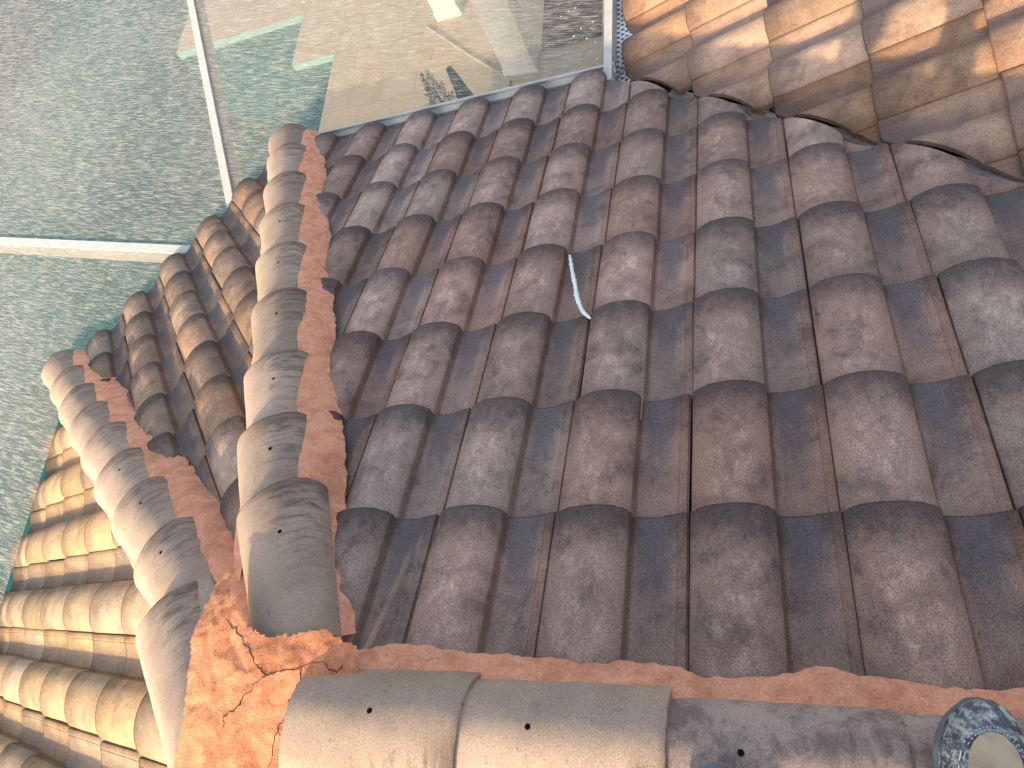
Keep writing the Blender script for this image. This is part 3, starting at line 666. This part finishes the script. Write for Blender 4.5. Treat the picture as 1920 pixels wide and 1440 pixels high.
for i in range(2600):
    t = q.random() ** .7; h = -3.75 + 1.15 * (1 - t) ; rr = .03 + .27 * t * (1 + .35 * math.sin(q.random() * 40)); a = q.uniform(0, 6.2832); rr *= q.uniform(.5, 1.0)
    p = Vector((sbase.x + rr * math.cos(a), sbase.y + rr * math.sin(a), h)); dd = Vector((math.cos(a) * .5, math.sin(a) * .5, q.uniform(.2, 1.0))).normalized() * q.uniform(.02, .05); sd = dd.orthogonal().normalized() * .004
    k.add([p - sd, p + sd, p + dd], [(0, 1, 2)])
k.build('crown', GREEN, sh)
k = MB(); k.lathe([(.03, GZ), (.02, -3.3), (.006, -2.8)], 8, (sbase.x, sbase.y, 0)); k.build('trunk', BARK, sh)

# ------------------------------------------------------------------ debris in the valley
LEAF = {}
def dryleaf_mat(i, c):
    n = NT('dry_leaf_%s' % 'abc'[i]); return n.pbr(n.mix(n.noise(n.coords(), 60, 3), c, tuple(x * .45 for x in c)), .75, None, 0, .2)
LM = [dryleaf_mat(0, (.36, .24, .13)), dryleaf_mat(1, (.50, .24, .11)), dryleaf_mat(2, (.42, .36, .27))]
def leaf_mesh(seed, mat):
    q = random.Random(seed); vs, fs = [], []; n, m = 9, 4; L = .05; cur = q.uniform(8, 26); tw = q.uniform(-.6, .6)
    for i in range(n + 1):
        t = i / n; w = .011 * math.sin(3.1416 * min(1, t * .93 + .04)) ** .8
        for j in range(m + 1):
            s = (j / m - .5) * 2; x = s * w; y = (t - .5) * L; z = cur * y * y + abs(s) * w * .5 + tw * x * t
            vs.append((x, y, z + .0015 * math.sin(t * 20 + s * 3)))
    fs = [(i * (m + 1) + j, i * (m + 1) + j + 1, (i + 1) * (m + 1) + j + 1, (i + 1) * (m + 1) + j) for i in range(n) for j in range(m)]
    me = mesh('dry_leaf', vs, fs, mat, 60); return me
leaves = [leaf_mesh(i, LM[i % 3]) for i in range(6)]
def drop_leaf(u, v, k, sc, label=None, lift=.0):
    p = on_plane(u, v, VC + Vector((0, 0, -.030 + lift)), (MAIN.n + WING.n).normalized())
    o = obj('dry_leaf', leaves[k % 6]); q = random.Random(int(u * 3 + v))
    o.matrix_basis = Matrix.Translation(p) @ Matrix.Rotation(q.uniform(0, 6.28), 4, 'Z') @ Matrix.Rotation(q.uniform(-.7, .7), 4, 'X') @ Matrix.Rotation(q.uniform(-.6, .6), 4, 'Y') @ Matrix.Scale(sc, 4)
    tag(o, label or 'small dry leaf caught in the valley gap between the two tiled slopes', 'leaf', 'dry leaves in the valley')
drop_leaf(1588, 272, 1, .55, 'round orange-brown leaf on the white flashing in the middle valley gap')
for i, (u, v) in enumerate(((1584, 262), (1592, 266), (1598, 262), (1605, 270), (1612, 268), (1620, 274), (1402, 212), (1410, 208), (1416, 214), (1424, 210), (1432, 214), (1440, 208), (1448, 206), (1408, 219), (1420, 219), (1838, 330), (1850, 334), (1862, 322), (1870, 319), (1880, 323), (1890, 330))):
    drop_leaf(u, v, i, rng.uniform(.35, .6))
TW = plain('twig_brown', (.17, .09, .055), .8)
for i, (pl, lb) in enumerate(((((1857, 335), (1852, 350), (1846, 362), (1842, 375)), 'short curved twig hanging over the tile below the right valley gap, the paler of two'),
                              (((1860, 338), (1858, 352), (1860, 364), (1853, 382)), 'longer reddish twig dangling below the right valley gap'),
                              (((1400, 222), (1412, 214), (1425, 222), (1440, 212)), 'dark twig lying across the leaf litter in the left valley gap'),
                              (((1404, 208), (1416, 220), (1432, 208), (1446, 216)), 'thin bent twig among the leaves in the left valley gap'))):
    k = MB(); k.tube(smooth_path([on_plane(u, v, MAIN.at(0, 0, .012 - .01 * (i < 2)), MAIN.n) for u, v in pl], 6), .0014, 6); o = k.build('twig', TW, None, 60); tag(o, lb, 'twig', 'twigs in the valley')
nest = MB(); q = random.Random(11); c0 = on_plane(1160, 138, Vector((0, 0, GZW + .02)), Vector((0, 0, 1)))
for i in range(60):
    p = c0 + Vector((q.gauss(0, .022), q.gauss(0, .03), q.uniform(0, .02))); dd = Vector((q.uniform(-1, 1), q.uniform(-1, 1), q.uniform(-.1, .4))).normalized() * q.uniform(.02, .05)
    nest.tube([p, p + dd * .5 + Vector((0, 0, .003)), p + dd], .0011, 4)
no = nest.build('pine_needles', TW); tag(no, 'tangle of dry needles on the leaf guard at the valley mouth', 'needles', None, 'stuff')
k = MB(); k.tube(smooth_path([on_plane(u, v, WING.at(0, 0, .02), WING.n) for u, v in ((1189, 125), (1183, 136), (1181, 141), (1187, 146))], 6), .003, 8)
o = k.build('cable', plain('grey_cable', (.12, .12, .12), .6), None, 60); tag(o, 'short grey cable loop poking out beside the lowest wing tile', 'cable')

# ------------------------------------------------------------------ person on the ridge
def shoe_mat():
    n = NT('blue_leather'); c = n.coords(); o = n.scale(c, (1, 1, 1))
    cr = n.noise(n.scale(n.rotz(c, .5), (.35, 1.0, .5)), 45, 5, .6, 1.5); s2 = n.noise(c, 120, 4, .7)
    col = n.mix(n.step(cr, .35, .65), (.030, .042, .065), (.085, .11, .145))
    col = n.mix(n.math('MULTIPLY', n.step(n.math('ADD', n.math('MULTIPLY', cr, .6), n.math('MULTIPLY', s2, .4)), .46, .60), .85), col, (.46, .47, .44))
    return n.pbr(col, .48, n.bump(n.math('ADD', cr, n.math('MULTIPLY', s2, .4)), .6, .004), 0, .5)
LEATHER = shoe_mat(); TANL = plain('tan_leather', (.46, .37, .25), .65, 0, .3, .5, 30, .3); RUB = plain('worn_rubber', (.13, .16, .19), .7, 0, .3, .5, 50, .4); THREAD = plain('pale_thread', (.55, .6, .58), .8); DENIM = plain('work_trousers', (.05, .055, .07), .9, 0, .1, .4, 40, .4)
SKIN = plain('skin', (.48, .29, .20), .55, 0, .4, .15, 8); SHIRT = plain('grey_shirt', (.22, .23, .25), .9, 0, .1, .3, 30, .3)
person = empty('person', (1.1, -.1, .12)); tag(person, 'person in worn navy shoes standing on the ridge, only the toes in view', 'person')
def shoe(tip, yaw, pitch, label, sole_z):
    # local: toe tip at y=0 pointing +y, heel at y=-0.29
    m = Matrix.Translation((tip[0], tip[1], sole_z)) @ Matrix.Rotation(yaw, 4, 'Z') @ Matrix.Rotation(pitch, 4, 'X')
    def hw(t):  # half width along the shoe, t=0 toe
        return .052 * min(1, math.sqrt(max(0, 1 - (1 - min(1, t / .26)) ** 2))) * (1 - .20 * math.sin(3.1416 * max(0, min(1, (t - .3) / .55)))) * (1 if t < .9 else math.sqrt(max(.05, 1 - ((t - .9) / .105) ** 2)))
    def ht(t):
        base = .030 + .034 * min(1, (t / .18)) ** .55 if t < .18 else .064 + .038 * min(1, (t - .18) / .45)
        return base
    ts = [0.0, .01, .025, .05, .08, .12, .16, .22, .30, .38, .46, .54, .62, .72, .82, .90, .95, .98, 1.0]; n = 24
    vs, fs = [], []
    for t in ts:
        w, h = max(.004, hw(t)), ht(t)
        if t < .02: h *= .8
        for k in range(n + 1):
            a = math.pi * k / n; ca, sa = math.cos(a), math.sin(a)
            vs.append((w * 1.0 * math.copysign(abs(ca) ** .75, ca), -.29 * t, .022 + (h - .0) * sa ** .8))
    for i in range(len(ts) - 1):
        for k in range(n): fs.append((i * (n + 1) + k, i * (n + 1) + k + 1, (i + 1) * (n + 1) + k + 1, (i + 1) * (n + 1) + k))
    fs.append(tuple(range(n + 1)))
    up = obj('shoe', mesh('shoe', [m @ Vector(v) for v in vs], fs, LEATHER, 50), person); up['label'] = label
    vs, fs = [], []
    for z, g in ((0.0, .0), (.010, .004), (.020, .004), (.026, .0)):
        for sgn in (1, -1):
            for t in (ts if sgn > 0 else ts[::-1]): vs.append((sgn * (max(.004, hw(t)) + g), -.29 * t + (g if t < .05 else -g if t > .95 else 0), z))
    c = 2 * len(ts)
    for j in range(3):
        for k in range(c): fs.append((j * c + k, j * c + (k + 1) % c, (j + 1) * c + (k + 1) % c, (j + 1) * c + k))
    fs += [tuple(range(c)), tuple(range(3 * c, 4 * c))]
    obj('sole', mesh('sole', [m @ Vector(v) for v in vs], fs, RUB, 50), up)
    # tan panel on top of the toe, inside a double row of stitching
    def surf(x, t, lift):
        w, h = hw(t), ht(t); ca = max(-1, min(1, x / max(w, 1e-4))); ca = math.copysign(abs(ca) ** (1 / .75), ca); return Vector((x, -.29 * t, .022 + h * max(0, math.sqrt(max(0, 1 - ca * ca))) ** .8 + lift))
    vs, fs = [], []; nu, nv = 12, 16
    for j in range(nv + 1):
        t = .16 + .50 * j / nv; pw = .030 * math.sqrt(max(0.0, 1 - (1 - min(1, (j + .15) / 5)) ** 2))
        for i in range(nu + 1): vs.append(m @ surf((i / nu * 2 - 1) * pw, t, .0022))
    for j in range(nv):
        for i in range(nu): a = j * (nu + 1) + i; fs.append((a, a + 1, a + nu + 2, a + nu + 1))
    obj('toe_panel', mesh('toe_panel', vs, fs, TANL, 60), up)
    k = MB()
    for off in (.004, .008):
        line = []
        for a in range(-40, 41):
            s = a / 40
            if abs(s) < .5: x = s * 2 * .030; t = .16 + .5 * (1 - math.sqrt(max(0, 1 - (x / .030) ** 2))) * 5 / 16 - off / .29 * (1 - abs(s) * 1.4)
            else: x = math.copysign(.030 + off, s); t = .16 + .5 * (5 / 16) + (abs(s) - .5) * .65
            if abs(s) < .5: x = x * (1 + off / .030)
            line.append(m @ surf(x, max(.03, t), .0018))
        for i in range(0, len(line) - 1, 2): k.tube([line[i], line[i] * .3 + line[i + 1] * .7], .0007, 5)
    k.build('stitching', THREAD, up)
    return m
mA = shoe((.905, .015), R(-4), R(-2), 'darker shoe of which only the toe tip shows', .125)
mB = shoe((1.262, .128), R(-14), R(-9), 'scuffed navy shoe with a tan toe panel and double stitching', .100)
def skinned(name, pts, edges, radii, mat, parent, lv=2):
    me = D.meshes.new(name); me.from_pydata(pts, edges, []); me.materials.append(mat)
    o = obj(name, me, parent); o.modifiers.new('skin', 'SKIN'); ss = o.modifiers.new('sub', 'SUBSURF'); ss.levels = lv; ss.render_levels = lv
    sv = me.skin_vertices[0].data
    for i, r in enumerate(radii): sv[i].radius = (r, r)
    sv[0].use_root = True; o.modifiers['skin'].use_smooth_shade = True; return o
aA = mA @ Vector((0, -.225, .10)); aB = mB @ Vector((0, -.225, .10))
kA, kB = Vector((.97, -.20, .62)), Vector((1.27, -.17, .60)); hpv = Vector((1.10, -.30, 1.03))
skinned('trousers', [hpv, hpv + Vector((-.10, 0, -.05)), kA, aA, hpv + Vector((.10, 0, -.05)), kB, aB, hpv + Vector((0, 0, .08))], [(0, 1), (1, 2), (2, 3), (0, 4), (4, 5), (5, 6), (0, 7)], [.15, .10, .075, .06, .10, .075, .06, .15], DENIM, person)
ch = Vector((1.10, -.27, 1.40)); nk = Vector((1.09, -.26, 1.58))
skinned('shirt', [hpv + Vector((0, 0, .06)), ch, ch + Vector((-.2, 0, .08)), ch + Vector((-.28, .02, -.14)), ch + Vector((.2, 0, .08)), ch + Vector((.28, .02, -.14)), nk - Vector((0, 0, .06))], [(0, 1), (1, 2), (2, 3), (1, 4), (4, 5), (1, 6)], [.145, .16, .08, .06, .08, .06, .07], SHIRT, person)
eL, eR = ch + Vector((-.28, .04, -.16)), ch + Vector((.28, .04, -.16))
hL, hR = Vector((.94, .00, 1.36)), Vector((1.10, .00, 1.36))
hd = Vector((1.08, -.20, 1.75))
skinned('body', [ch, nk, hd - Vector((0, .02, .07)), hd, hd + Vector((0, 0, .08)), ch + Vector((-.2, 0, .08)), eL, hL, ch + Vector((.2, 0, .08)), eR, hR], [(0, 1), (1, 2), (2, 3), (3, 4), (0, 5), (5, 6), (6, 7), (0, 8), (8, 9), (9, 10)], [.13, .06, .075, .10, .07, .06, .045, .035, .06, .045, .035], SKIN, person)
